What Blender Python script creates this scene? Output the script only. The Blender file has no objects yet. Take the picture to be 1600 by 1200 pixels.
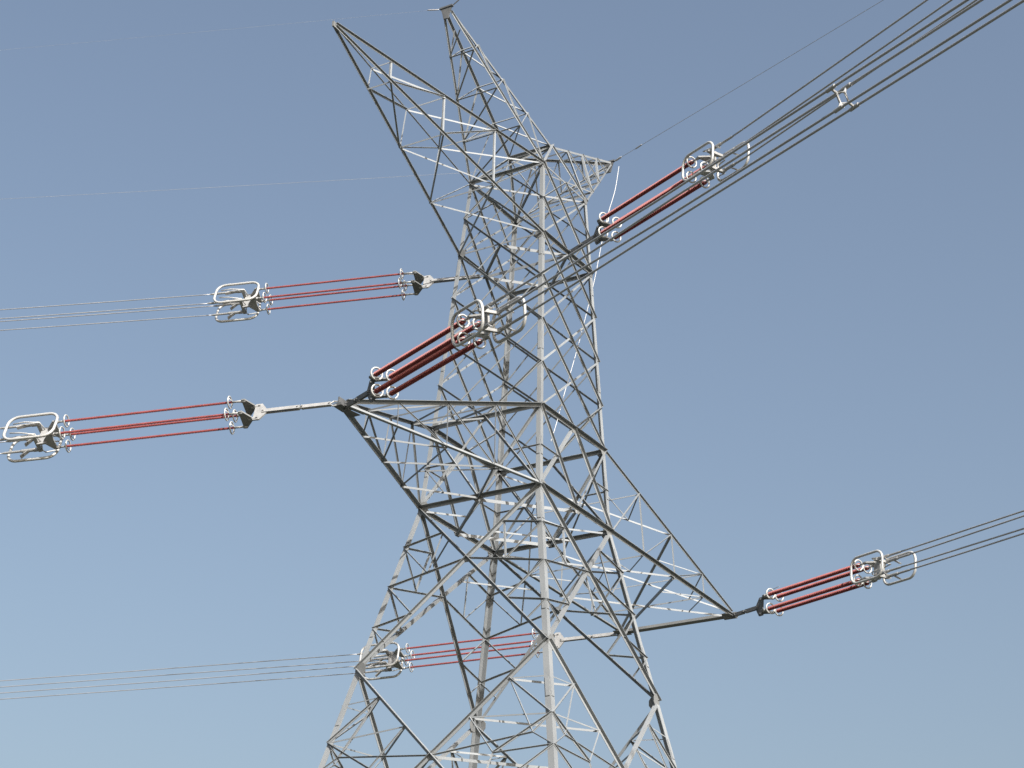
import bpy, math, random
from mathutils import Vector, Matrix

scene = bpy.context.scene
rng = random.Random(7)
V = Vector

# ---------------------------------------------------------------- units
S = 0.8                       # metres per survey unit
GZ = 34.04                    # survey height of the tower waist above the ground
def W(p):                     # survey point (waist centre = origin) -> world metres
    return V((p[0] * S, p[1] * S, (p[2] + GZ) * S))

# ---------------------------------------------------------------- camera
CAM = V((-68.56295226, -43.40188865, -32.03613411))
R0 = V((0.5241479336, -0.8508513457, 0.0363446174))
R1 = V((0.3826474249, 0.1971658235, -0.9026109828))
R2 = V((0.7608218529, 0.4870088558, 0.4289201354))
cam_d = bpy.data.cameras.new("camera")
cam = bpy.data.objects.new("camera", cam_d)
scene.collection.objects.link(cam)
M = Matrix.Identity(4)
for i in range(3):
    M[i][0] = R0[i]; M[i][1] = -R1[i]; M[i][2] = -R2[i]
cp = W(CAM)
M[0][3], M[1][3], M[2][3] = cp
cam.matrix_world = M
cam_d.sensor_fit = 'HORIZONTAL'
cam_d.sensor_width = 36.0
cam_d.lens = 36.0 * 3166.65 / 1600.0
cam_d.clip_start = 0.1
cam_d.clip_end = 20000
scene.camera = cam

# ---------------------------------------------------------------- sky + sun
SUN = V((-0.42, -0.69, 0.59)).normalized()
elev = math.asin(SUN.z)
azim = math.atan2(SUN.x, SUN.y)
world = bpy.data.worlds.new("World")
scene.world = world
world.use_nodes = True
wn = world.node_tree
wn.nodes.clear()
sky = wn.nodes.new('ShaderNodeTexSky')
sky.sky_type = 'NISHITA'
sky.sun_disc = False
sky.sun_elevation = elev
sky.sun_rotation = azim
sky.altitude = 0
sky.air_density = 1.3
sky.dust_density = 6.0
sky.ozone_density = 1.5
hsv = wn.nodes.new('ShaderNodeHueSaturation')
hsv.inputs['Saturation'].default_value = 0.9
bg = wn.nodes.new('ShaderNodeBackground')
bg.inputs['Strength'].default_value = 0.095
wo = wn.nodes.new('ShaderNodeOutputWorld')
wn.links.new(sky.outputs[0], hsv.inputs['Color'])
wn.links.new(hsv.outputs[0], bg.inputs['Color'])
wn.links.new(bg.outputs[0], wo.inputs['Surface'])
sun_d = bpy.data.lights.new("sun", 'SUN')
sun_d.energy = 5.0
sun_d.angle = math.radians(0.5)
sun_d.color = (1.0, 0.975, 0.94)
sun = bpy.data.objects.new("sun", sun_d)
scene.collection.objects.link(sun)
sun.rotation_euler = (-SUN).to_track_quat('-Z', 'Y').to_euler()
sun.location = (0, 0, 120)

vs = scene.view_settings
vs.view_transform = 'Standard'
vs.look = 'None'
vs.exposure = 0.78
vs.gamma = 1.0
vs.use_curve_mapping = False

# ---------------------------------------------------------------- materials
def mat(name, col, rough=0.5, metal=0.0, var=0.0, scale=3.0, var_col=None, bump=0.0, spec=0.5):
    m = bpy.data.materials.new(name)
    m.use_nodes = True
    nt = m.node_tree
    b = nt.nodes['Principled BSDF']
    b.inputs['Roughness'].default_value = rough
    b.inputs['Metallic'].default_value = metal
    b.inputs['Specular IOR Level'].default_value = spec
    c = (col[0], col[1], col[2], 1)
    b.inputs['Base Color'].default_value = c
    if var > 0 or var_col:
        tc = nt.nodes.new('ShaderNodeTexCoord')
        nz = nt.nodes.new('ShaderNodeTexNoise')
        nz.inputs['Scale'].default_value = scale
        nz.inputs['Detail'].default_value = 5
        rp = nt.nodes.new('ShaderNodeValToRGB')
        c2 = var_col or tuple(x * (1 - var) for x in col)
        rp.color_ramp.elements[0].position = 0.35
        rp.color_ramp.elements[1].position = 0.65
        rp.color_ramp.elements[0].color = (c2[0], c2[1], c2[2], 1)
        rp.color_ramp.elements[1].color = c
        nt.links.new(tc.outputs['Object'], nz.inputs['Vector'])
        nt.links.new(nz.outputs['Fac'], rp.inputs['Fac'])
        nt.links.new(rp.outputs['Color'], b.inputs['Base Color'])
        mr = nt.nodes.new('ShaderNodeMapRange')
        mr.inputs['To Min'].default_value = max(0.05, rough - 0.1)
        mr.inputs['To Max'].default_value = min(1.0, rough + 0.12)
        nt.links.new(nz.outputs['Fac'], mr.inputs['Value'])
        nt.links.new(mr.outputs['Result'], b.inputs['Roughness'])
        if bump:
            bp = nt.nodes.new('ShaderNodeBump')
            bp.inputs['Strength'].default_value = bump
            nt.links.new(nz.outputs['Fac'], bp.inputs['Height'])
            nt.links.new(bp.outputs['Normal'], b.inputs['Normal'])
    return m

STEEL = mat("galvanised_steel", (0.240, 0.254, 0.264), 0.6, 0.05, 0.16, 0.6, spec=0.3)
STEELW = mat("weathered_steel", (0.18, 0.185, 0.185), 0.6, 0.05, 0.2, 0.8, spec=0.3)
FITTING = mat("cast_fitting", (0.11, 0.113, 0.115), 0.55, 0.1, 0.25, 4.0)
RING = mat("aluminium_ring", (0.42, 0.42, 0.41), 0.4, 0.2, 0.1, 4.0)
CLAMP = mat("aluminium_clamp", (0.33, 0.33, 0.325), 0.45, 0.2, 0.2, 4.0)
RUBBER = mat("red_silicone", (0.235, 0.052, 0.048), 0.55, 0.0, 0.25, 3.0)
WIRE = mat("aluminium_strand", (0.36, 0.36, 0.365), 0.42, 0.4, 0.15, 0.6)
EWIRE = mat("steel_strand", (0.40, 0.40, 0.41), 0.42, 0.4, 0.15, 0.6)
ROPE = mat("white_rope", (0.55, 0.55, 0.54), 0.8, 0.0, 0.1, 5.0)
CONC = mat("concrete", (0.34, 0.33, 0.31), 0.9, 0.0, 0.3, 2.0, bump=0.2)
SOIL = mat("dry_ground", (0.062, 0.062, 0.052), 0.95, 0.0, 0.0, 0.15, var_col=(0.04, 0.048, 0.03), bump=0.3)
# bar-to-bar difference in the zinc coating
for m_ in (STEEL, STEELW):
    nt_ = m_.node_tree
    bs_ = nt_.nodes['Principled BSDF']
    src = bs_.inputs['Base Color'].links[0].from_socket
    oi = nt_.nodes.new('ShaderNodeObjectInfo')
    mr_ = nt_.nodes.new('ShaderNodeMapRange')
    mr_.inputs['To Min'].default_value = 0.74
    mr_.inputs['To Max'].default_value = 1.12
    hs_ = nt_.nodes.new('ShaderNodeHueSaturation')
    nt_.links.new(oi.outputs['Random'], mr_.inputs['Value'])
    nt_.links.new(mr_.outputs['Result'], hs_.inputs['Value'])
    nt_.links.new(src, hs_.inputs['Color'])
    nt_.links.new(hs_.outputs['Color'], bs_.inputs['Base Color'])

# ---------------------------------------------------------------- mesh builder
class MB:
    def __init__(self):
        self.v = []; self.f = []
    def add(self, vs_, fs_):
        o = len(self.v)
        self.v += [V(x) for x in vs_]
        self.f += [tuple(i + o for i in f) for f in fs_]
    def sweep(self, sec0, sec1):            # two matching polygon rings -> prism
        n = len(sec0)
        f = [(i, (i + 1) % n, n + (i + 1) % n, n + i) for i in range(n)]
        f.append(tuple(range(n - 1, -1, -1)))
        f.append(tuple(range(n, 2 * n)))
        self.add(list(sec0) + list(sec1), f)
    def angle(self, p, q, w, e1, e2, t=None, w2=None):   # L-section bar, heel on p-q
        p = V(p); q = V(q); d = (q - p).normalized()
        e1 = V(e1); e2 = V(e2)
        e1 = (e1 - d * e1.dot(d)).normalized()
        e2 = (e2 - d * e2.dot(d)); e2 = (e2 - e1 * e2.dot(e1)).normalized()
        w2 = w2 or w
        t = t or max(0.011, 0.09 * w)
        def sec(c):
            return [c, c + e1 * w, c + e1 * w + e2 * t, c + e1 * t + e2 * t, c + e1 * t + e2 * w2, c + e2 * w2]
        a, b = sec(p), sec(q)
        if e1.cross(e2).dot(d) < 0:
            a.reverse(); b.reverse()
        self.sweep(a, b)
    def tube(self, pts, r, n=8, closed=False):
        pts = [V(p) for p in pts]; m = len(pts); vs_ = []; prev = None
        for i in range(m):
            if closed: t = pts[(i + 1) % m] - pts[i - 1]
            else: t = pts[min(i + 1, m - 1)] - pts[max(i - 1, 0)]
            t.normalize()
            if prev is None:
                u = t.orthogonal().normalized()
                up = V((0, 0, 1))
                if abs(t.z) < 0.95: u = (up - t * up.dot(t)).normalized()
            else:
                u = (prev - t * prev.dot(t)).normalized()
            prev = u; w = t.cross(u)
            rr = r[i] if isinstance(r, (list, tuple)) else r
            for k in range(n):
                a = 2 * math.pi * k / n
                vs_.append(pts[i] + (u * math.cos(a) + w * math.sin(a)) * rr)
        f = []
        for i in range(m if closed else m - 1):
            j = (i + 1) % m
            for k in range(n):
                l = (k + 1) % n
                f.append((i * n + k, i * n + l, j * n + l, j * n + k))
        if not closed:
            f.append(tuple(range(n - 1, -1, -1)))
            f.append(tuple(range((m - 1) * n, m * n)))
        self.add(vs_, f)
    def box(self, c, ax, ay, az, hx, hy, hz):
        c = V(c); ax, ay, az = V(ax) * hx, V(ay) * hy, V(az) * hz
        b = min(hx, hy, hz) * 0.25
        vs_ = [c + ax * i + ay * j + az * k for k in (-1, 1) for j in (-1, 1) for i in (-1, 1)]
        self.add(vs_, [(0, 2, 3, 1), (4, 5, 7, 6), (0, 1, 5, 4), (2, 6, 7, 3), (0, 4, 6, 2), (1, 3, 7, 5)])
    def plate(self, poly, n, t):            # flat polygon plate of thickness t centred on poly
        n = V(n).normalized() * (t / 2)
        self.sweep([V(p) - n for p in poly], [V(p) + n for p in poly])
    def build(self, name, material, parent=None, smooth=False, offset=None):
        me = bpy.data.meshes.new(name)
        off = offset or V((0, 0, 0))
        me.from_pydata([(x - off)[:] for x in self.v], [], self.f)
        if smooth:
            me.polygons.foreach_set('use_smooth', [len(f) <= 4 for f in self.f])
        me.materials.append(material)
        me.update()
        o = bpy.data.objects.new(name, me)
        scene.collection.objects.link(o)
        if parent: o.parent = parent
        return o

def empty(name, loc, label, cat, group=None):
    o = bpy.data.objects.new(name, None)
    o.empty_display_size = 0.5
    o.location = loc
    scene.collection.objects.link(o)
    o['label'] = label; o['category'] = cat
    if group: o['group'] = group
    return o
def tag(o, label, cat, group=None):
    o['label'] = label; o['category'] = cat
    if group: o['group'] = group
    return o

# ---------------------------------------------------------------- ground
g = MB()
N = 60
ext = 3000.0
def gh(x, y):
    r = math.hypot(x, y)
    return 0.0 if r < 60 else (r - 60) / 400.0 * (math.sin(x * 0.011) + math.cos(y * 0.013 + 1)) * min(1.5, 1 + r / 2000) - 0.0
gv = []
for j in range(N + 1):
    for i in range(N + 1):
        u = (i / N * 2 - 1); w_ = (j / N * 2 - 1)
        x = ext * u * abs(u) ** 0.8; y = ext * w_ * abs(w_) ** 0.8
        gv.append((x, y, gh(x, y)))
g.add(gv, [(j * (N + 1) + i, j * (N + 1) + i + 1, (j + 1) * (N + 1) + i + 1, (j + 1) * (N + 1) + i) for j in range(N) for i in range(N)])
ground = g.build("ground", SOIL, smooth=True)
ground['kind'] = 'structure'

# ---------------------------------------------------------------- tower frame points (survey units)
def hw(z):
    """half width of the square body at height z"""
    if z <= 0: return 3.0 + (4.549 - 3.0) * z / -7.352
    if z <= 3.763: return 3.0 + (2.758 - 3.0) * z / 3.763
    if z <= 12.528: return 2.758 + (2.213 - 2.758) * (z - 3.763) / (12.528 - 3.763)
    return 2.213 + (1.979 - 2.213) * (z - 12.528) / (16.313 - 12.528)
SG = {'A': (-1, 1), 'B': (-1, -1), 'C': (1, -1), 'D': (1, 1)}
def P(leg, z):
    h = hw(z); s = SG[leg]
    return V((s[0] * h, s[1] * h, z))
FACES = [('A', 'B', V((-1, 0, 0))), ('B', 'C', V((0, -1, 0))), ('D', 'C', V((1, 0, 0))), ('A', 'D', V((0, 1, 0)))]
def lerp(a, b, t): return a + (b - a) * t

tower = empty("lattice_tower", (0, 0, 0),
              "grey galvanised steel lattice transmission tower with three cross arms and two horned peaks", "transmission tower")

def bar(mb, p, q, w, N_, side=1):
    """single angle in the plane with normal N_ (survey units in, metres out)"""
    p = V(p); q = V(q); N_ = V(N_).normalized()
    mid = (p + q) / 2
    tocam = (CAM - mid)
    if N_.dot(tocam) < 0: N_ = -N_
    d = (q - p).normalized()
    e = d.cross(N_).normalized()
    if abs(N_.z) < 0.8:
        if e.z > 0: e = -e
    else:
        if e.dot(tocam) > 0: e = -e
    off = N_ * (rng.uniform(0.0, 0.012) * side)
    mb.angle(W(p + off - e * w * 0.5), W(q + off - e * w * 0.5), w * S, e, N_ * side)

def part_each(name, lines, w, N_, parent=tower):
    for l in lines:
        part(name, [l], w, N_, parent)

def part(name, lines, w, N_, parent=tower, m=STEEL, side=1):
    mb = MB()
    for l in lines:
        p, q = l[0], l[1]
        bar(mb, p, q, l[2] if len(l) > 2 else w, l[3] if len(l) > 3 else N_, l[4] if len(l) > 4 else side)
    o = mb.build(name, m, parent)
    return o

ZT, ZM1, ZM, ZU, ZW, Z1, Z2 = 16.313, 14.42, 12.528, 3.763, 0.0, -7.352, -18.0
LV = [ZT, ZM1, ZM, 10.286, 8.084, 5.896, ZU]
ZG = -GZ
Z3 = -26.0

# legs
def wleg(z):
    if z > ZM: return 0.175
    if z > ZU: return 0.20
    if z > ZW: return 0.215
    if z > Z1: return 0.24
    return 0.27
for L in 'ABCD':
    mb = MB()
    zs = LV + [ZW, -3.7, Z1, Z2, Z3, ZG + 0.4]
    s = SG[L]
    for a, b in zip(zs[:-1], zs[1:]):
        w = wleg((a + b) / 2)
        pa = P(L, a); pb = P(L, b)
        mb.angle(W(pa), W(pb), w * S, (-s[0], 0, 0), (0, -s[1], 0), t=0.02)
    # splice cover plates
    for z in (ZM - 0.7, 7.0, 1.9, -1.2, -5.5, Z1 - 2):
        p = P(L, z); w = wleg(z) * 0.8
        up = (P(L, z + 1) - p).normalized()
        for ax, n in ((V((-s[0], 0, 0)), V((0, s[1], 0))), (V((0, -s[1], 0)), V((s[0], 0, 0)))):
            c = p + ax * w * 0.6 + n * 0.014
            mb.box(W(c), ax, up, n, w * 0.42 * S, 0.42 * S, 0.010 * S)
    leg = mb.build("leg", STEEL, tower)
    # concrete footing
    f = MB()
    base = P(L, ZG + 0.4)
    f.tube([W(base) + V((0, 0, -1.0)), W(base) + V((0, 0, -0.33)), W(base) + V((0, 0, 0.12))], [0.75, 0.62, 0.55], 16)
    f.build("footing", CONC, tower, smooth=False)

# horizontal frames
for z, w in ((ZT, 0.14), (ZM, 0.15), (ZU, 0.16), (ZW, 0.17), (Z2, 0.16), (Z3, 0.18)):
    for a, b, n in FACES:
        thin = (z == ZM and a + b == 'AB') or (z == ZT and a + b in ('BC', 'DC'))
        part("horizontal_strut", [(P(a, z), P(b, z))], 0.075 if thin else w, n, side=-1 if thin else 1)
# plan bracing
def mids(z): return {a + b: (P(a, z) + P(b, z)) / 2 for a, b, n in FACES}
UPN = V((0, 0, 1))
for z, w in ((ZM, 0.14), (ZW, 0.145), (Z2, 0.13)):
    m_ = mids(z)
    ls = [(m_['AB'], m_['BC']), (m_['BC'], m_['DC']), (m_['DC'], m_['AD']), (m_['AD'], m_['AB'])]
    if z == ZM:
        ls += [(m_['AD'], m_['BC'])]
    else:
        for L, k1, k2, k3 in (('A', 'AB', 'AD', 0), ('B', 'AB', 'BC', 0), ('C', 'BC', 'DC', 0), ('D', 'DC', 'AD', 0)):
            ls.append((P(L, z), (m_[k1] + m_[k2]) / 2, 0.08))
    part("plan_bracing", [(p[0] - V((0, 0, 0.06)), p[1] - V((0, 0, 0.06))) + tuple(p[2:]) for p in ls], w, UPN)
part("plan_bracing", [(P('A', ZT), P('C', ZT)), (P('B', ZT) - V((0, 0, .07)), P('D', ZT) - V((0, 0, .07)))], 0.09, UPN)

# crossing points of the second X panel
X2S = {a + b: lerp(P(a, Z1), P(b, Z2), hw(Z1) / (hw(Z1) + hw(Z2))) for a, b, n in FACES}
part("plan_bracing", [(X2S[i], X2S[j]) for i, j in (('AB', 'BC'), ('BC', 'DC'), ('DC', 'AD'), ('AD', 'AB'))], 0.12, UPN)

# cage lattice: double-lattice diagonals
for a, b, n in FACES:
    for k in range(5):
        part("diagonal_brace", [(P(a, LV[k]), P(b, LV[k + 2]))], 0.095, n)
        part("diagonal_brace", [(P(b, LV[k]), P(a, LV[k + 2]))], 0.07, n, side=-1)
    mu = (P(a, ZU) + P(b, ZU)) / 2; mw = (P(a, ZW) + P(b, ZW)) / 2
    mt = (P(a, ZT) + P(b, ZT)) / 2
    part_each("face_brace", [(P(a, LV[5]), mu), (P(b, LV[5]), mu), (mt, P(a, ZM1), 0.07), (mt, P(b, ZM1), 0.07)], 0.09, n)
    # double K between upper arm chord and waist
    part("diagonal_brace", [(mu, P(a, ZW))], 0.125, n, side=-1)
    part("diagonal_brace", [(mu, P(b, ZW))], 0.125, n)
    part_each("face_brace", [(P(a, ZU), mw), (P(b, ZU), mw),
                          (lerp(P(a, ZU), P(a, ZW), .5), lerp(P(a, ZU), mw, .5), 0.06), (lerp(P(b, ZU), P(b, ZW), .5), lerp(P(b, ZU), mw, .5), 0.06)], 0.11, n)
    # X panel below the waist
    part("diagonal_brace", [(P(a, ZW), P(b, Z1))], 0.14, n)
    part("diagonal_brace", [(P(b, ZW), P(a, Z1))], 0.14, n, side=1 if (a, b) == ('A', 'B') else -1)
    # crossing point of the X
    tX = hw(ZW) / (hw(ZW) + hw(Z1))
    X = lerp(P(a, ZW), P(b, Z1), tX)
    for L, O in ((a, b), (b, a)):
        l1, l2, l3 = (lerp(P(L, ZW), P(L, Z1), t) for t in (.25, .5, .75))
        m1 = lerp(P(L, ZW), X, .5); m3 = lerp(X, P(L, Z1), .5); m34 = lerp(X, P(L, Z1), .75)
        ms = lerp(l2, X, .5)
        part("redundant_bracing", [(l1, m1), (l2, X), (l1, ms, .06), (m1, ms, .07, n, -1), (l2, m3), (l3, m3), (l3, m34, .055)], 0.075, n)
    # second X panel
    s1 = 1 if (a, b) == ('A', 'B') else -1
    part("diagonal_brace", [(P(a, Z1), P(b, Z2))], 0.14, n)
    part("diagonal_brace", [(P(b, Z1), P(a, Z2))], 0.14, n, side=s1)
    X2 = X2S[a + b]
    for L, O in ((a, b), (b, a)):
        def Q_(u, z, L=L, O=O):
            c_ = (P(L, z) + P(O, z)) / 2
            return c_ + (P(L, z) - c_) * u
        d1, d2 = lerp(P(L, Z1), X2, .33), lerp(P(L, Z1), X2, .67)
        l0, l1, l2, l3 = P(L, -8.9), P(L, -10.5), P(L, -11.8), P(L, -14.8)
        p_, q_ = Q_(.52, -11.85), Q_(.84, -11.2)
        e1, e2 = lerp(X2, P(L, Z2), .35), lerp(X2, P(L, Z2), .68)
        part("redundant_bracing", [(l1, d1, .085), (l1, d2, .055, n, -1), (l1, p_, .085), (d1, q_, .055), (X2, q_, .06), (q_, l1, .05), (q_, l2, .05), (l2, p_, .055), (d2, p_, .055),
                                   (l0, d1, .04, n, -1), (l2, e1, .07), (l3, e1, .07), (l3, e2, .07), (p_, e1, .05)], 0.075, n)
    m2 = (P(a, Z2) + P(b, Z2)) / 2
    # big panels to the ground
    m3_ = (P(a, Z3) + P(b, Z3)) / 2
    part("diagonal_brace", [(m2, P(a, Z3))], 0.16, n)
    part("diagonal_brace", [(m2, P(b, Z3))], 0.16, n)
    part_each("face_brace", [(m3_, P(a, ZG + .6)), (m3_, P(b, ZG + .6)),
                          (lerp(m2, P(a, Z3), .5), lerp(P(a, Z2), P(a, Z3), .5), .09), (lerp(m2, P(b, Z3), .5), lerp(P(b, Z2), P(b, Z3), .5), .09),
                          (lerp(m3_, P(a, ZG), .5), lerp(P(a, Z3), P(a, ZG), .5), .09), (lerp(m3_, P(b, ZG), .5), lerp(P(b, Z3), P(b, ZG), .5), .09)], 0.16, n)
# hip struts tying neighbouring K diagonals around each leg
for L, f1, f2 in (('A', 'AB', 'AD'), ('B', 'AB', 'BC'), ('C', 'BC', 'DC'), ('D', 'DC', 'AD')):
    for t in (.33, .67):
        part("hip_strut", [(lerp(P(L, Z1), X2S[f1], t), lerp(P(L, Z1), X2S[f2], t))], 0.085, UPN)
for L, f1, f2 in (('A', 'B', 'D'), ('B', 'A', 'C'), ('C', 'B', 'D'), ('D', 'A', 'C')):
    for t in (.25,):
        q1 = lerp(P(L, ZW), P(f1, Z1), t); q2 = lerp(P(L, ZW), P(f2, Z1), t)
        part("hip_strut", [(q1, q2)], 0.07, UPN)

# gusset plates
def gusset(c, n, w, h, parent=tower):
    c = V(c); n = V(n).normalized()
    if n.dot(CAM - c) < 0: pass
    u = V((0, 0, 1)); u = (u - n * u.dot(n)).normalized(); r = u.cross(n)
    c = c + n * 0.022
    poly = [c + r * (-.5 * w) + u * (-.2 * h), c + r * (-.25 * w) + u * (-.5 * h), c + r * (.25 * w) + u * (-.5 * h), c + r * (.5 * w) + u * (-.2 * h),
            c + r * (.5 * w) + u * (.2 * h), c + r * (.25 * w) + u * (.5 * h), c + r * (-.25 * w) + u * (.5 * h), c + r * (-.5 * w) + u * (.2 * h)]
    mb = MB(); mb.plate([W(p) for p in poly], n, 0.014)
    mb.build("gusset_plate", STEELW, parent)
for z, sz in ((ZM, .38), (ZU, .42), (ZW, .5), (Z1, .5), (ZT, .32)):
    for a, b, n in FACES:
        for L, O in ((a, b), (b, a)):
            d = (P(O, z) - P(L, z)).normalized()
            gusset(P(L, z) + d * sz * .45, n, sz, sz * 1.1)
for a, b, n in FACES:
    gusset((P(a, ZW) + P(b, ZW)) / 2, n, .5, .4)
    gusset((P(a, ZU) + P(b, ZU)) / 2, n, .45, .4)
    tX = hw(ZW) / (hw(ZW) + hw(Z1))
    gusset(lerp(P(a, ZW), P(b, Z1), tX), n, .36, .36)
    gusset(X2S[a + b], n, .4, .4)

# ---------------------------------------------------------------- arms
def chord(p, q, w, n1, n2, parent, out=None):
    """corner chord angle: flanges along n1 and n2, or heel up with the flange standing out along `out`"""
    mb = MB()
    if out is not None:
        bar(mb, p, q, w, V(out))
    else:
        mb.angle(W(p), W(q), w * S, n1, n2)
    return mb.build("chord", STEEL, parent)
Q = (.25, .5, .75)

# lower cross arm on the near side
TL = V((-12.622, 0, 0.157))
def stations(tip, root): return [lerp(V(tip), root, t) for t in Q] + [root]
tlA = TL + V((0.0, 0.10, 0)); tlB = TL + V((0.0, -0.10, 0))
Aw = stations(tlA, P('A', ZW)); Bw = stations(tlB, P('B', ZW))
Au = stations(tlA + V((0, 0, .22)), P('A', ZU)); Bu = stations(tlB + V((0, 0, .22)), P('B', ZU))
mAB = (P('A', ZW) + P('B', ZW)) / 2; mABu = (P('A', ZU) + P('B', ZU)) / 2
nb = V((0, 0, -1)); nt_ = V((-.25, 0, 1)); ns = V((-.2, -1, 0.0)); nsA = V((-.2, 1, 0))
ls = []
B1_ = lerp(tlB, P('B', ZW), .11)
ls += [(Aw[0], Bw[1], .075, nb), (Aw[1], Bw[2], .075, nb), (Aw[2], mAB, .09, nb),
       (Bw[0], Aw[1], .075, nb), (Bw[1], Aw[2], .085, nb), (Bw[2], mAB, .09, nb), (B1_, Aw[0], .06, nb)]
ls += [(Au[0], Bu[0], .06, nt_), (Au[1], Bu[1], .06, nt_), (Au[2], Bu[2], .06, nt_),
       (Bu[1], Au[2], .08, nt_), (Au[0], Bu[1], .06, nt_), (Bu[2], Au[3], .09, nt_), (Au[2], mABu, .07, nt_)]
ls += [(Bu[0], Bw[1], .055, ns), (Bu[1], Bw[2], .055, ns), (Bu[2], Bw[3], .065, ns),
       (Bu[0], Bw[0], .045, ns), (Bu[1], Bw[1], .05, ns), (Bu[2], Bw[2], .055, ns)]
ls += [(Au[0], Aw[1], .07, nsA), (Au[1], Aw[2], .07, nsA), (Au[2], Aw[3], .08, nsA),
       (Au[0], Aw[0], .05, nsA), (Au[1], Aw[1], .05, nsA), (Au[2], Aw[2], .05, nsA)]
ls += [(lerp(Bw[1], Aw[2], .6), lerp(Bw[2], Bw[3], .1), .06, nb), (lerp(Bw[1], Aw[2], .5), lerp(Aw[2], mAB, .55), .05, nb)]
arm = part("cross_arm", ls, .07, nb)
chord(tlA, P('A', ZW), .165, (0, -1, 0), (0, 0, 1), arm, out=(0, -1, 0))
chord(tlB, P('B', ZW), .165, (0, -1, 0), (0, 0, 1), arm)
chord(tlA + V((0, 0, .22)), P('A', ZU), .13, (0, -1, 0), (0, 0, -1), arm, out=(0, -1, 0))
chord(tlB + V((0, 0, .22)), P('B', ZU), .17, (0, 1, 0), (0, 0, -1), arm, out=(0, -1, 0))
mb = MB()
c = TL
mb.box(W(c + V((-.05, 0, .12))), V((1, 0, 0)), V((0, 1, 0)), V((0, 0, 1)), .30 * S, .03 * S, .2 * S)
mb.box(W(c + V((-.1, 0, -.02))), V((1, 0, 0)), V((0, 1, 0)), V((0, 0, 1)), .32 * S, .2 * S, .05 * S)
mb.plate([W(c + V(v)) for v in ((.05, -.14, -.06), (.75, -.26, -.06), (.75, .26, -.06), (.05, .14, -.06))], (0, 0, 1), .02)
mb.plate([W(c + V(v)) for v in ((.05, -.12, -.02), (.85, -.33, -.02), (.85, -.33, .12), (.4, -.2, .28), (.05, -.12, .28))], (0.22, 1, 0), .02)
mb.build("tip_plate", FITTING, arm)

# square-ended cross arm on the far side
TR = V((14.783, -3.021, -0.15)); TR2 = V((14.783, 3.021, -0.15))
Cw = stations(TR, P('C', ZW)); Dw = stations(TR2, P('D', ZW))
Cu = stations(TR + V((0, 0, .2)), P('C', ZU)); Du = stations(TR2 + V((0, 0, .2)), P('D', ZU))
nsC = V((.0, -1, 0)); nsD = V((0, 1, 0)); ntr = V((.3, 0, 1))
ls = []
for c4, d4, tc, td, n_ in ((Cw, Dw, TR, TR2, nb), (Cu, Du, TR + V((0, 0, .2)), TR2 + V((0, 0, .2)), ntr)):
    w1, w2 = .085, (.16 if c4 is Cw else .135)
    ls += [(tc, d4[1], w1, n_), (td, c4[1], w2, n_), (c4[1], d4[3], w1, n_), (d4[1], c4[3], w1, n_)]
    xo = lerp(tc, d4[1], .5); xi = lerp(c4[1], d4[3], .5)
    ls += [(c4[0], xo, .06, n_), (d4[0], xo, .055, n_), (c4[2], xi, .06, n_), (d4[2], xi, .055, n_)]
    ls += [(c4[0], lerp(tc, d4[1], .25), .06, n_), (c4[0], lerp(td, c4[1], .75), .05, n_),
           (c4[2], lerp(c4[1], d4[3], .25), .06, n_), (d4[0], lerp(tc, d4[1], .75), .05, n_), (d4[2], lerp(c4[1], d4[3], .75), .05, n_),
           (d4[2], lerp(d4[1], c4[3], .25), .05, n_)]
    ls += [(lerp(d4[1], c4[3], .75), lerp(c4[1], d4[3], .25), .05, n_)]
for u4, w4, n_ in ((Cu, Cw, nsC), (Du, Dw, nsD)):
    ls += [(u4[0], w4[1], .05, n_), (u4[1], w4[2], .05, n_), (u4[2], w4[3], .09, n_),
           (u4[0], w4[0], .045, n_), (u4[1], w4[1], .045, n_), (u4[2], w4[2], .05, n_)]
arm = part("cross_arm", ls, .07, nb)
chord(TR, P('C', ZW), .15, (0, 1, 0), (0, 0, 1), arm, out=(0, -1, 0))
chord(TR2, P('D', ZW), .17, (0, -1, 0), (0, 0, 1), arm)
chord(TR + V((0, 0, .2)), P('C', ZU), .09, (0, 1, 0), (0, 0, -1), arm, out=(0, -1, 0))
chord(TR2 + V((0, 0, .2)), P('D', ZU), .10, (0, -1, 0), (0, 0, -1), arm)
mb = MB()
mb.angle(W(TR + V((.12, -.2, .02))), W(TR2 + V((.12, .2, .02))), .2 * S, (-1, 0, 0), (0, 0, 1))
mb.angle(W(TR + V((.14, -.2, .02))), W(TR2 + V((.14, .2, .02))), .17 * S, (1, 0, 0), (0, 0, 1))
for t_, s_ in ((TR, 1), (TR2, -1)):
    mb.plate([W(t_ + V(v)) for v in ((.25, -.2 * s_, -.05), (-.6, -.12 * s_, -.05), (-.6, .25 * s_, -.05), (.25, .5 * s_, -.05))], (0, 0, 1), .02)
mb.build("end_beam", STEELW, arm)

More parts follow.
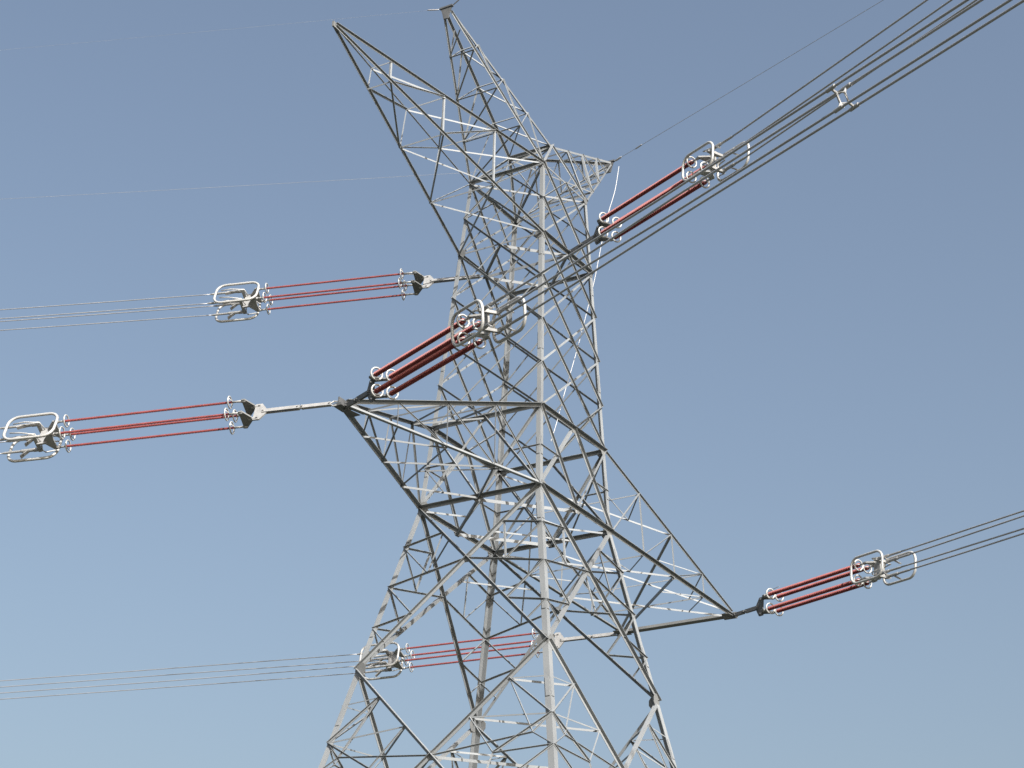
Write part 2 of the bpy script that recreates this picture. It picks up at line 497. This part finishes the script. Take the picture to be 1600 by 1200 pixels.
# long slender arm near the top
PL = V((-15.217, 0, 16.27))
plA = PL + V((0, .05, 0)); plB = PL + V((0, -.05, 0))
tA = stations(plA, P('A', ZT)); tB = stations(plB, P('B', ZT)); bA = stations(plA - V((0, 0, .12)), P('A', ZM)); bB = stations(plB - V((0, 0, .12)), P('B', ZM))
ls = []
nbt = V((.2, 0, -1))
for i in range(3):
    ls += [(tB[i], tA[i], .055, UPN), (tB[i], bB[i], .085, ns, -1), (bB[i], bA[i], .055, nbt), (tA[i], bA[i], .05, nsA)]
ls += [(tA[0], tB[1], .085, UPN), (tA[1], tB[2], .075, UPN), (tA[2], tB[3], .07, UPN), (tB[1], tA[2], .06, UPN)]
ls += [(bB[0], bA[1], .08, nbt), (bB[1], bA[2], .08, nbt), (bB[2], bA[3], .085, nbt), (bA[1], bB[2], .06, nbt), (bA[2], bB[3], .065, nbt)]
ls += [(bB[0], tB[1], .06, ns), (bB[1], tB[2], .065, ns), (bB[2], tB[3], .055, ns)]
ls += [(bA[0], tA[1], .085, nsA), (bA[1], tA[2], .05, nsA), (bA[2], tA[3], .05, nsA)]
arm = part("jumper_arm", ls, .07, UPN)
chord(plA, P('A', ZT), .045, (0, -1, 0), (0, 0, -1), arm, out=(0, -1, 0))
chord(plB, P('B', ZT), .10, (0, 1, 0), (0, 0, -1), arm, out=(0, -1, 0))
chord(plA - V((0, 0, .12)), P('A', ZM), .10, (0, -1, 0), (0, 0, 1), arm, out=(0, -1, 0))
chord(plB - V((0, 0, .12)), P('B', ZM), .095, (0, 1, 0), (0, 0, 1), arm, out=(0, -1, 0))
mb = MB()
mb.plate([W(PL + V(v)) for v in ((-.12, .0, .1), (-.12, 0, -.14), (.2, 0, -.2), (.45, 0, .02))], (0, 1, 0), .07)
mb.build("tip_plate", STEELW, arm)

# two raking earth-wire peaks sharing a ridge
RG, RF = V((0, 1.179, 18.521)), V((0, -1.179, 18.521))
for sx in (-1, 1):
    tip = V((sx * 7.451, 0, 21.937))
    l1, l2 = ('A', 'B') if sx < 0 else ('D', 'C')
    offs = [V((-sx * .05, .2, -.15)), V((-sx * .05, -.2, -.15)), V((-sx * .15, .2, .0)), V((-sx * .15, -.2, .0))]
    c1 = stations(tip + offs[0], P(l1, ZT)); c3 = stations(tip + offs[1], P(l2, ZT)); c2 = stations(tip + offs[2], RG); c4 = stations(tip + offs[3], RF)
    nlow = V((sx, 0, -1)); nup = V((-sx * .5, 0, 1)); nR = V((0, -1, 0)); nL = V((0, 1, 0))
    ls = []
    for i in range(3):
        ls += [(c1[i], c3[i], .06, nlow), (c2[i], c4[i], .06, nup), (c1[i], c2[i], .055, nL), (c3[i], c4[i], .055, nR)]
    for i in range(3):
        ls += [(c2[i], c4[i + 1], .075, nup), (c1[i], c3[i + 1] if i == 3 else c3[max(i - 1, 0)], .055, nlow)]
        ls += [(c4[i], c3[i + 1], .06 if sx < 0 else .10, nR, 1 if sx < 0 else -1)]
    ls += [(c1[1], c2[0], .055, nL), (c1[2], c2[1], .055, nL), (c1[3], c2[2], .06, nL), (c3[2], RG, .055, nup)]
    ls += [(c1[1], c3[0], .055, nlow), (c1[2], c3[1], .055, nlow), (c1[3], c3[2], .06, nlow)]
    ls += [(c1[0], lerp(tip, c2[0], .5), .045, nL), (c1[0], lerp(tip, c3[0], .5), .045, nlow)]
    pk = part("earth_wire_peak", ls, .06, nlow)
    chord(tip + offs[0], P(l1, ZT), .085, (0, -1, 0), (-sx * .4, 0, 1), pk, out=(0, -1, 0))
    chord(tip + offs[1], P(l2, ZT), .09, (0, 1, 0), (-sx * .4, 0, 1), pk, out=(0, -1, 0) if sx < 0 else None)
    chord(tip + offs[2], RG, .12, (0, -1, 0), (sx * .4, 0, -1), pk, out=(0, -1, 0))
    chord(tip + offs[3], RF, .10, (0, 1, 0), (sx * .4, 0, -1), pk)
    # frame from the body top to the ridge
    part("ridge_frame", [(P(l1, ZT), RG, .11, V((0, 1, 0))), (P(l2, ZT), RF, .16 if sx < 0 else .09, V((0, -1, 0))),
                         (P(l1, ZT), RF, .06, V((sx, 0, .5))), (lerp(P(l1, ZT), P(l2, ZT), .5), RG, .05, V((sx, 0, .5)))], .1, V((sx, 0, .5)), pk)
    mb = MB()
    mb.plate([W(tip + V(v)) for v in ((0, -.30, .1), (0, .30, .1), (0, .2, -.18), (0, .12, -.5), (0, -.12, -.5), (0, -.2, -.18))], (1, 0, 0), .05)
    mb.box(W(tip + V((0, 0, .12))), V((1, 0, 0)), V((0, 1, 0)), V((0, 0, 1)), .07 * S, .34 * S, .04 * S)
    mb.build("tip_bracket", FITTING, pk)  # darker metal stands in for shade on the bracket's face
part("ridge_beam", [(RG, RF), (RG - V((0, 0, .14)), RF - V((0, 0, .14)), .07)], .12, V((-1, 0, 0)))

# ---------------------------------------------------------------- insulator strings
def frame(az, s):
    a = math.radians(az)
    ex = V((math.cos(a), math.sin(a), -s)).normalized()
    ey = V((-math.sin(a), math.cos(a), 0))
    return ex, ey, ex.cross(ey)
mBC = (P('B', ZM) + P('C', ZM)) / 2; mAD = (P('A', ZM) + P('D', ZM)) / 2
HB = 0.35
STR = [  # attach, az, slope, link end, rod start, rod end, rod radius, ring shift, stagger, wire az, wire slope, bundle roll, label parts
    dict(k='tl_r', at=TL, az=-115.76, s=.06, x1=2.2, r0=3.0, r1=9.6, rr=.104, rc=.9, st=.45, waz=-117.0, ws=.06, roll=25, d=.60, hy=.32, hz=.33, hr=8),
    dict(k='tl_l', at=TL + V((-.35, .05, .05)), az=109.26, s=.055, x1=3.1, r0=4.05, r1=11.2, rr=.062, rc=1.25, st=.12, waz=109.1, ws=.055, roll=24, d=.70, hr=24),
    dict(k='tr_r', at=TR, az=-115.7, s=.06, x1=2.15, r0=3.0, r1=9.5, rr=.104, rc=1.1, st=.43, waz=-116.1, ws=.06, roll=12, d=.70, hy=.26, hz=.35),
    dict(k='m_r', at=mBC, az=-115.7, s=.05, x1=2.35, r0=3.1, r1=9.85, rr=.104, rc=.95, st=.45, waz=-118.4, ws=.05, roll=0, d=.70),
    dict(k='m_l', at=mAD, az=110.07, s=.045, x1=2.68, r0=3.7, r1=10.65, rr=.062, rc=1.3, st=.12, waz=113.7, ws=.045, roll=24, d=.70, hr=24),
    dict(k='tr_l', at=TR2, az=102.2, s=.04, x1=3.2, r0=4.2, r1=11.4, rr=.062, rc=1.35, st=.12, waz=108.6, ws=.04, roll=8, d=.72, hr=12),
]
LAB = {
    'tl_r': ("red four-rod insulator string crossing in front of the tower body", "right-hand string of the near arm"),
    'tl_l': ("leftmost red four-rod insulator string, pulled left from the near arm's tip", ""),
    'tr_r': ("lower right red four-rod insulator string at the far arm's outer corner", ""),
    'm_r': ("upper right red four-rod insulator string below the far earth wire peak", ""),
    'm_l': ("upper left red four-rod insulator string leaving the tower below the slender arm", ""),
    'tr_l': ("bottom red four-rod insulator string seen behind the tower legs", ""),
}
WHERE = {'tl_r': "bundle carrying the spacer", 'tl_l': "bundle leaving the leftmost insulator string",
         'tr_r': "bundle at the lower right edge", 'm_r': "bundle rising from the upper right insulator string",
         'm_l': "bundle leaving the upper left insulator string", 'tr_l': "pale bundle at the lower left"}

def shed_profile(x0, x1, core, shed):
    n = int((x1 - x0) / 0.06)
    xs, rs = [], []
    for i in range(n):
        x = x0 + (x1 - x0) * i / n; st = (x1 - x0) / n
        big = shed if i % 2 == 0 else shed * 0.93
        xs += [x, x + st * .42, x + st * .52, x + st * .62]; rs += [core, core, big, core]
    xs.append(x1); rs.append(core)
    return xs, rs

wires = []
for sd in STR:
    ex, ey, ez = frame(sd['az'], sd['s'])
    at = sd['at']
    right = sd['k'].endswith('_r')
    org = W(at)
    HY, HZ = sd.get('hy', HB), sd.get('hz', HB)
    rl_ = math.radians(sd.get('hr', 0))
    ey, ez = ey * math.cos(rl_) + ez * math.sin(rl_), ez * math.cos(rl_) - ey * math.sin(rl_)
    def L(x, y, z): return org + (ex * x + ey * y + ez * z) * S
    root = empty("insulator_string", org, LAB[sd['k']][0], "insulator string", "insulator strings on the tower")
    def done(mb, name, m, parent=root, smooth=False): return mb.build(name, m, parent, smooth, offset=org)
    x1, r0, r1 = sd['x1'], sd['r0'], sd['r1']
    # link
    mb = MB()
    mb.tube([L(.0, 0, -.1), L(.16, 0, -.13), L(.3, 0, 0), L(.16, 0, .13), L(0, 0, .1)], .035 * S, 8)
    mid = x1 * .45
    mb.box(L((.25 + mid) / 2, 0, 0), ex, ey, ez, (mid - .25) / 2 * S, .055 * S, .085 * S)
    mb.tube([L(mid - .12, 0, 0), L(mid + .22, 0, 0)], .075 * S, 10)
    mb.box(L((mid + .1 + x1 - .1) / 2, .05, 0), ex, ey, ez, (x1 - .2 - mid) / 2 * S, .018 * S, .085 * S)
    mb.box(L((mid + .1 + x1 - .1) / 2, -.05, 0), ex, ey, ez, (x1 - .2 - mid) / 2 * S, .018 * S, .085 * S)
    for x in (.3, mid, mid + .18, x1 - .15):
        mb.tube([L(x, -.11, 0), L(x, .11, 0)], .035 * S, 8)
    done(mb, "link_bar", CLAMP if not right else FITTING)  # left bars take the paler metal to imitate their sunlit look
    # yokes at the tower end
    mb = MB()
    mb.plate([L(x1 - .28, 0, .1), L(x1 - .28, 0, -.1), L(x1 - .05, 0, -HZ - .1), L(x1 + .22, 0, -HZ - .1), L(x1 + .22, 0, HZ + .1), L(x1 - .05, 0, HZ + .1)], ey, .05)
    for z in (-HZ, HZ):
        mb.tube([L(x1 + .05, -.09, z), L(x1 + .05, .09, z)], .04 * S, 8)
        mb.box(L(x1 + .2, 0, z), ex, ey, ez, .2 * S, .045 * S, .045 * S)
    done(mb, "yoke_plate", CLAMP if not right else FITTING)
    for z in (-HZ, HZ):
        mb = MB()
        mb.plate([L(x1 + .24, -.08, z), L(x1 + .24, .08, z), L(x1 + .55, HY + .08, z), L(x1 + .68, HY + .08, z), L(x1 + .68, -HY - .08, z), L(x1 + .55, -HY - .08, z)], ez, .05)
        done(mb, "yoke_plate", FITTING if right else STEELW)
    # rods
    for y in (-HY, HY):
        for z in (-HZ, HZ):
            xs, rs = shed_profile(r0 + .12, r1 - .12, sd['rr'] * .66, sd['rr'])
            mb = MB()
            mb.tube([L(x, y, z) for x in xs], [r * S for r in rs], 10)
            rod = done(mb, "insulator_rod", RUBBER, smooth=False)
            mb = MB()
            mb.tube([L(x1 + .55, y, z), L(x1 + .72, y, z), L(x1 + .73, y, z), L(r0 + .14, y, z)], [.03 * S, .03 * S, .042 * S, .042 * S], 10)
            mb.box(L(x1 + .62, y, z), ex, ey, ez, .09 * S, .04 * S, .055 * S)
            done(mb, "end_fitting", CLAMP, rod, True)
            mb = MB()
            mb.tube([L(r1 - .14, y, z), L(r1 + .12, y, z), L(r1 + .13, y, z), L(r1 + .3, y, z)], [.042 * S, .042 * S, .03 * S, .03 * S], 10)
            mb.box(L(r1 + .22, y, z), ex, ey, ez, .09 * S, .04 * S, .055 * S)
            done(mb, "end_fitting", CLAMP, rod, True)
            for xc in (r0 + .22, r1 - .2):
                mb = MB()
                R_ = .235; tr_ = .036 if right else .028
                mb.tube([L(xc, y + R_ * math.cos(a), z + R_ * math.sin(a)) for a in [2 * math.pi * i / 24 for i in range(24)]], tr_ * S, 8, True)
                mb.tube([L(xc, y - R_, z), L(xc + (.14 if xc > 5 else -.14), y, z), L(xc, y + R_, z)], .018 * S, 6)
                done(mb, "grading_ring", RING, rod, True)
    # line end yokes
    for z in (-HZ, HZ):
        mb = MB()
        mb.plate([L(r1 + .25, -HY - .08, z), L(r1 + .25, HY + .08, z), L(r1 + .36, HY + .08, z), L(r1 + .66, .1, z), L(r1 + .66, -.1, z), L(r1 + .36, -HY - .08, z)], ez, .05)
        done(mb, "yoke_plate", CLAMP)
    mb = MB()
    mb.plate([L(r1 + .55, 0, -HZ - .1), L(r1 + .95, 0, -HZ - .14), L(r1 + .95, 0, HZ + .14), L(r1 + .55, 0, HZ + .1)], ey, .06)
    for z in (-HZ, HZ):
        mb.box(L(r1 + .98, 0, z), ex, ey, ez, .07 * S, (HY + .1) * S, .05 * S)
        mb.tube([L(r1 + .62, -.1, z), L(r1 + .62, .1, z)], .045 * S, 8)
    done(mb, "yoke_plate", CLAMP)
    # dead-end clamps with jumper pads
    for y in (-HY, HY):
        for z in (-HZ, HZ):
            mb = MB()
            mb.box(L(r1 + 1.1, y, z), ex, ey, ez, .14 * S, .05 * S, .07 * S)
            mb.tube([L(r1 + 1.15, y, z), L(r1 + 1.2, y, z), L(r1 + 1.75, y, z), L(r1 + 1.8, y, z), L(r1 + 2.45, y, z), L(r1 + 2.6, y, z)], [.03 * S, .07 * S, .07 * S, .05 * S, .05 * S, .03 * S], 10)
            q = L(r1 + 1.45, y, z)
            dn = (ex * .75 - ez * .5 + ey * (.25 if y > 0 else -.25)).normalized()
            mb.box(q + dn * .2 * S, dn, ey, dn.cross(ey).normalized(), .22 * S, .07 * S, .03 * S)
            done(mb, "dead_end_clamp", CLAMP, root, False)
    # race-track rings
    for sg in (-1, 1):
        xc = r1 + sd['rc'] + sg * sd['st'] * (1 if right else -1)
        y = sg * .56
        hl, hh, rc = (1.0, .59, .40) if right else (1.04, .66, .42)
        pts = []
        for cx_, cz_, a0 in ((hl - rc, hh - rc, 0), (-hl + rc, hh - rc, 90), (-hl + rc, -hh + rc, 180), (hl - rc, -hh + rc, 270)):
            for i in range(8):
                a = math.radians(a0 + 90 * i / 7)
                pts.append(L(xc + cx_ + rc * math.cos(a), y, cz_ + rc * math.sin(a)))
        mb = MB()
        mb.tube(pts, .058 * S, 10, True)
        ring = done(mb, "corona_ring", RING, root, True)
        for z in (-HZ, HZ):
            mb = MB()
            mb.tube([L(r1 + .8, 0, z), L(r1 + .9, y * .75, z), L(xc + (.35 if sg * (1 if right else -1) < 0 else -.55), y, z * .9), L(xc + (.8 if sg * (1 if right else -1) < 0 else -.95), y, z * .75)], .028 * S, 6)
            done(mb, "ring_bracket", RING, ring, True)
    # arcing horn at the tower end
    mb = MB()
    mb.tube([L(x1 + .3, 0, HZ + .05), L(x1 + .4, 0, HZ + .2), L(x1 + .9, .03, HZ + .33), L(x1 + 1.3, .05, HZ + .38)], .016 * S, 6)
    done(mb, "arcing_horn", CLAMP)
    # conductors
    wa = math.radians(sd['waz'])
    wex = V((math.cos(wa), math.sin(wa), 0)); wey = V((-math.sin(wa), math.cos(wa), 0))
    xs0 = r1 + 2.5
    start = at + ex * xs0
    span = 350.0
    def centre(u, start=start, wex=wex, s=sd['ws']):
        return start + wex * u + V((0, 0, -s * u + s / span * u * u))
    def corner(u, i, sd=sd, ey=ey, ez=ez, wey=wey, centre=centre):
        t = min(1.0, u / 9.0)
        dy = lerp(sd.get('hy', HB) * 2, sd['d'], t) / 2; dz = lerp(sd.get('hz', HB) * 2, sd['d'], t) / 2
        rl = math.radians(sd['roll']) * t
        a_, b_ = [(-1, 1), (1, 1), (-1, -1), (1, -1)][i] if right else ([(1, 1), (1, -1), (-1, 1), (-1, -1)] if sd['hr'] > 20 else [(1, 1), (-1, 1), (1, -1), (-1, -1)])[i]
        a2 = a_ * dy * math.cos(rl) - b_ * dz * math.sin(rl); b2 = a_ * dy * math.sin(rl) + b_ * dz * math.cos(rl)
        hy = (ey * (1 - t) + wey * t).normalized(); hz = (ez * (1 - t) + V((0, 0, 1)) * t).normalized()
        return centre(u) + hy * a2 + hz * b2
    sd['corner'] = corner; sd['wframe'] = (wex, wey)
    for i in range(4):
        us = [0, .5, 1, 2, 3, 4.5, 6, 7.5, 9, 12, 16, 20, 26, 34, 45, 60, 80, 105, 135, 170, 210, 255, 300, 350]
        p0 = W(corner(0, i))
        mb = MB()
        mb.tube([W(corner(u, i)) for u in us], .037 * S if right else .022 * S, 8)
        o = mb.build("conductor", WIRE, None, True, offset=p0)
        o.location = p0
        tag(o, ["topmost", "second from top", "third from top", "lowest"][i] + " bare conductor of the " + WHERE[sd['k']], "power line", "quad bundle conductors")

# ---------------------------------------------------------------- spacer on the bundle that crosses the upper right
sd = STR[0]
us = 29.1 - (sd['r1'] + 2.5)
ct = sum((sd['corner'](us, i) for i in range(4)), V((0, 0, 0))) / 4
wex, wey = sd['wframe']
root = empty("bundle_spacer", W(ct), "pale square spacer clamped on four conductors at upper right", "bundle spacer")
org = W(ct)
corners = [sd['corner'](us, i) for i in range(4)]
order = [0, 1, 3, 2]
mb = MB()
inner = [ct + (c_ - ct) * .55 for c_ in corners]
mb.tube([W(inner[i]) for i in order], .042 * S, 8, True)
done_ = mb.build("spacer_frame", CLAMP, root, False, offset=org)
for i in range(4):
    mb = MB()
    mb.tube([W(inner[i]), W(lerp(inner[i], corners[i], .6)), W(corners[i])], [.042 * S, .036 * S, .05 * S], 8)
    mb.tube([W(corners[i] - wex * .17), W(corners[i] + wex * .17)], .058 * S, 10)
    mb.build("clamp_arm", CLAMP, root, False, offset=org)

# ---------------------------------------------------------------- earth wires
def earth(start, az, s, label, r=.008):
    a = math.radians(az); d = V((math.cos(a), math.sin(a), 0)); span = 350.0
    p0 = W(start)
    mb = MB()
    mb.tube([W(start + d * u + V((0, 0, -s * u + s / span * u * u))) for u in (0, .5, 1, 2, 4, 7, 11, 16, 22, 30, 40, 55, 75, 100, 130, 170, 210, 260, 310, 350)], r * S, 6)
    for u, rr in (((.35, .05), (2.0, .035)) if r > .01 else ((.35, .03),)):
        c_ = start + d * u + V((0, 0, -s * u))
        mb.tube([W(c_ - d * .28), W(c_ - d * .2), W(c_ + d * .2), W(c_ + d * .28)], [.015 * S, rr * S, rr * S, .015 * S], 8)
    o = mb.build("earth_wire", EWIRE, None, True, offset=p0)
    o.location = p0
    return tag(o, label, "earth wire", "thin earth wires from the peaks")
E1 = V((7.451, 0, 21.937)); P1 = V((-7.451, 0, 21.937))
earth(E1 + V((0, -.3, .08)), -113.3, .06, "thin earth wire rising right from the far peak's tip", .012)
earth(E1 + V((0, .3, .08)), 115.8, .045, "faint earth wire running left from the far peak behind the tower", .007)
earth(P1 + V((0, -.3, .12)), -114.4, .06, "short stretch of earth wire leaving the highest peak at the top edge to the right")
earth(P1 + V((0, .3, .12)), 114.4, .06, "faint earth wire leaving the highest peak's tip towards the left", .003)

# ---------------------------------------------------------------- white pulling rope
rp = [V(p) for p in ((7.27, -0.69, 21.5), (5.93, -1.25, 19.27), (4.96, -1.43, 17.34), (4.2, -1.55, 15.35), (3.6, -1.55, 13.1), (2.98, -1.53, 11.1), (2.37, -1.50, 9.2), (1.70, -1.52, 7.5), (1.05, -1.6, 6.1), (0.42, -1.65, 4.5), (-0.2, -1.75, 3.3))]
pts = []
for i in range(len(rp) - 1):
    p0, p1, p2, p3 = rp[max(i - 1, 0)], rp[i], rp[i + 1], rp[min(i + 2, len(rp) - 1)]
    for k in range(5):
        t = k / 5
        pts.append(0.5 * ((2 * p1) + (p2 - p0) * t + (2 * p0 - 5 * p1 + 4 * p2 - p3) * t * t + (3 * p1 - p0 - 3 * p2 + p3) * t ** 3))
pts.append(rp[-1])
mb = MB()
mb.tube([W(p) for p in pts], .015 * S, 6)
p0 = W(rp[0])
o = mb.build("pulling_rope", ROPE, None, True, offset=p0)
o.location = p0
tag(o, "thin white rope hanging down from the far peak's earth wire into the tower body", "rope")
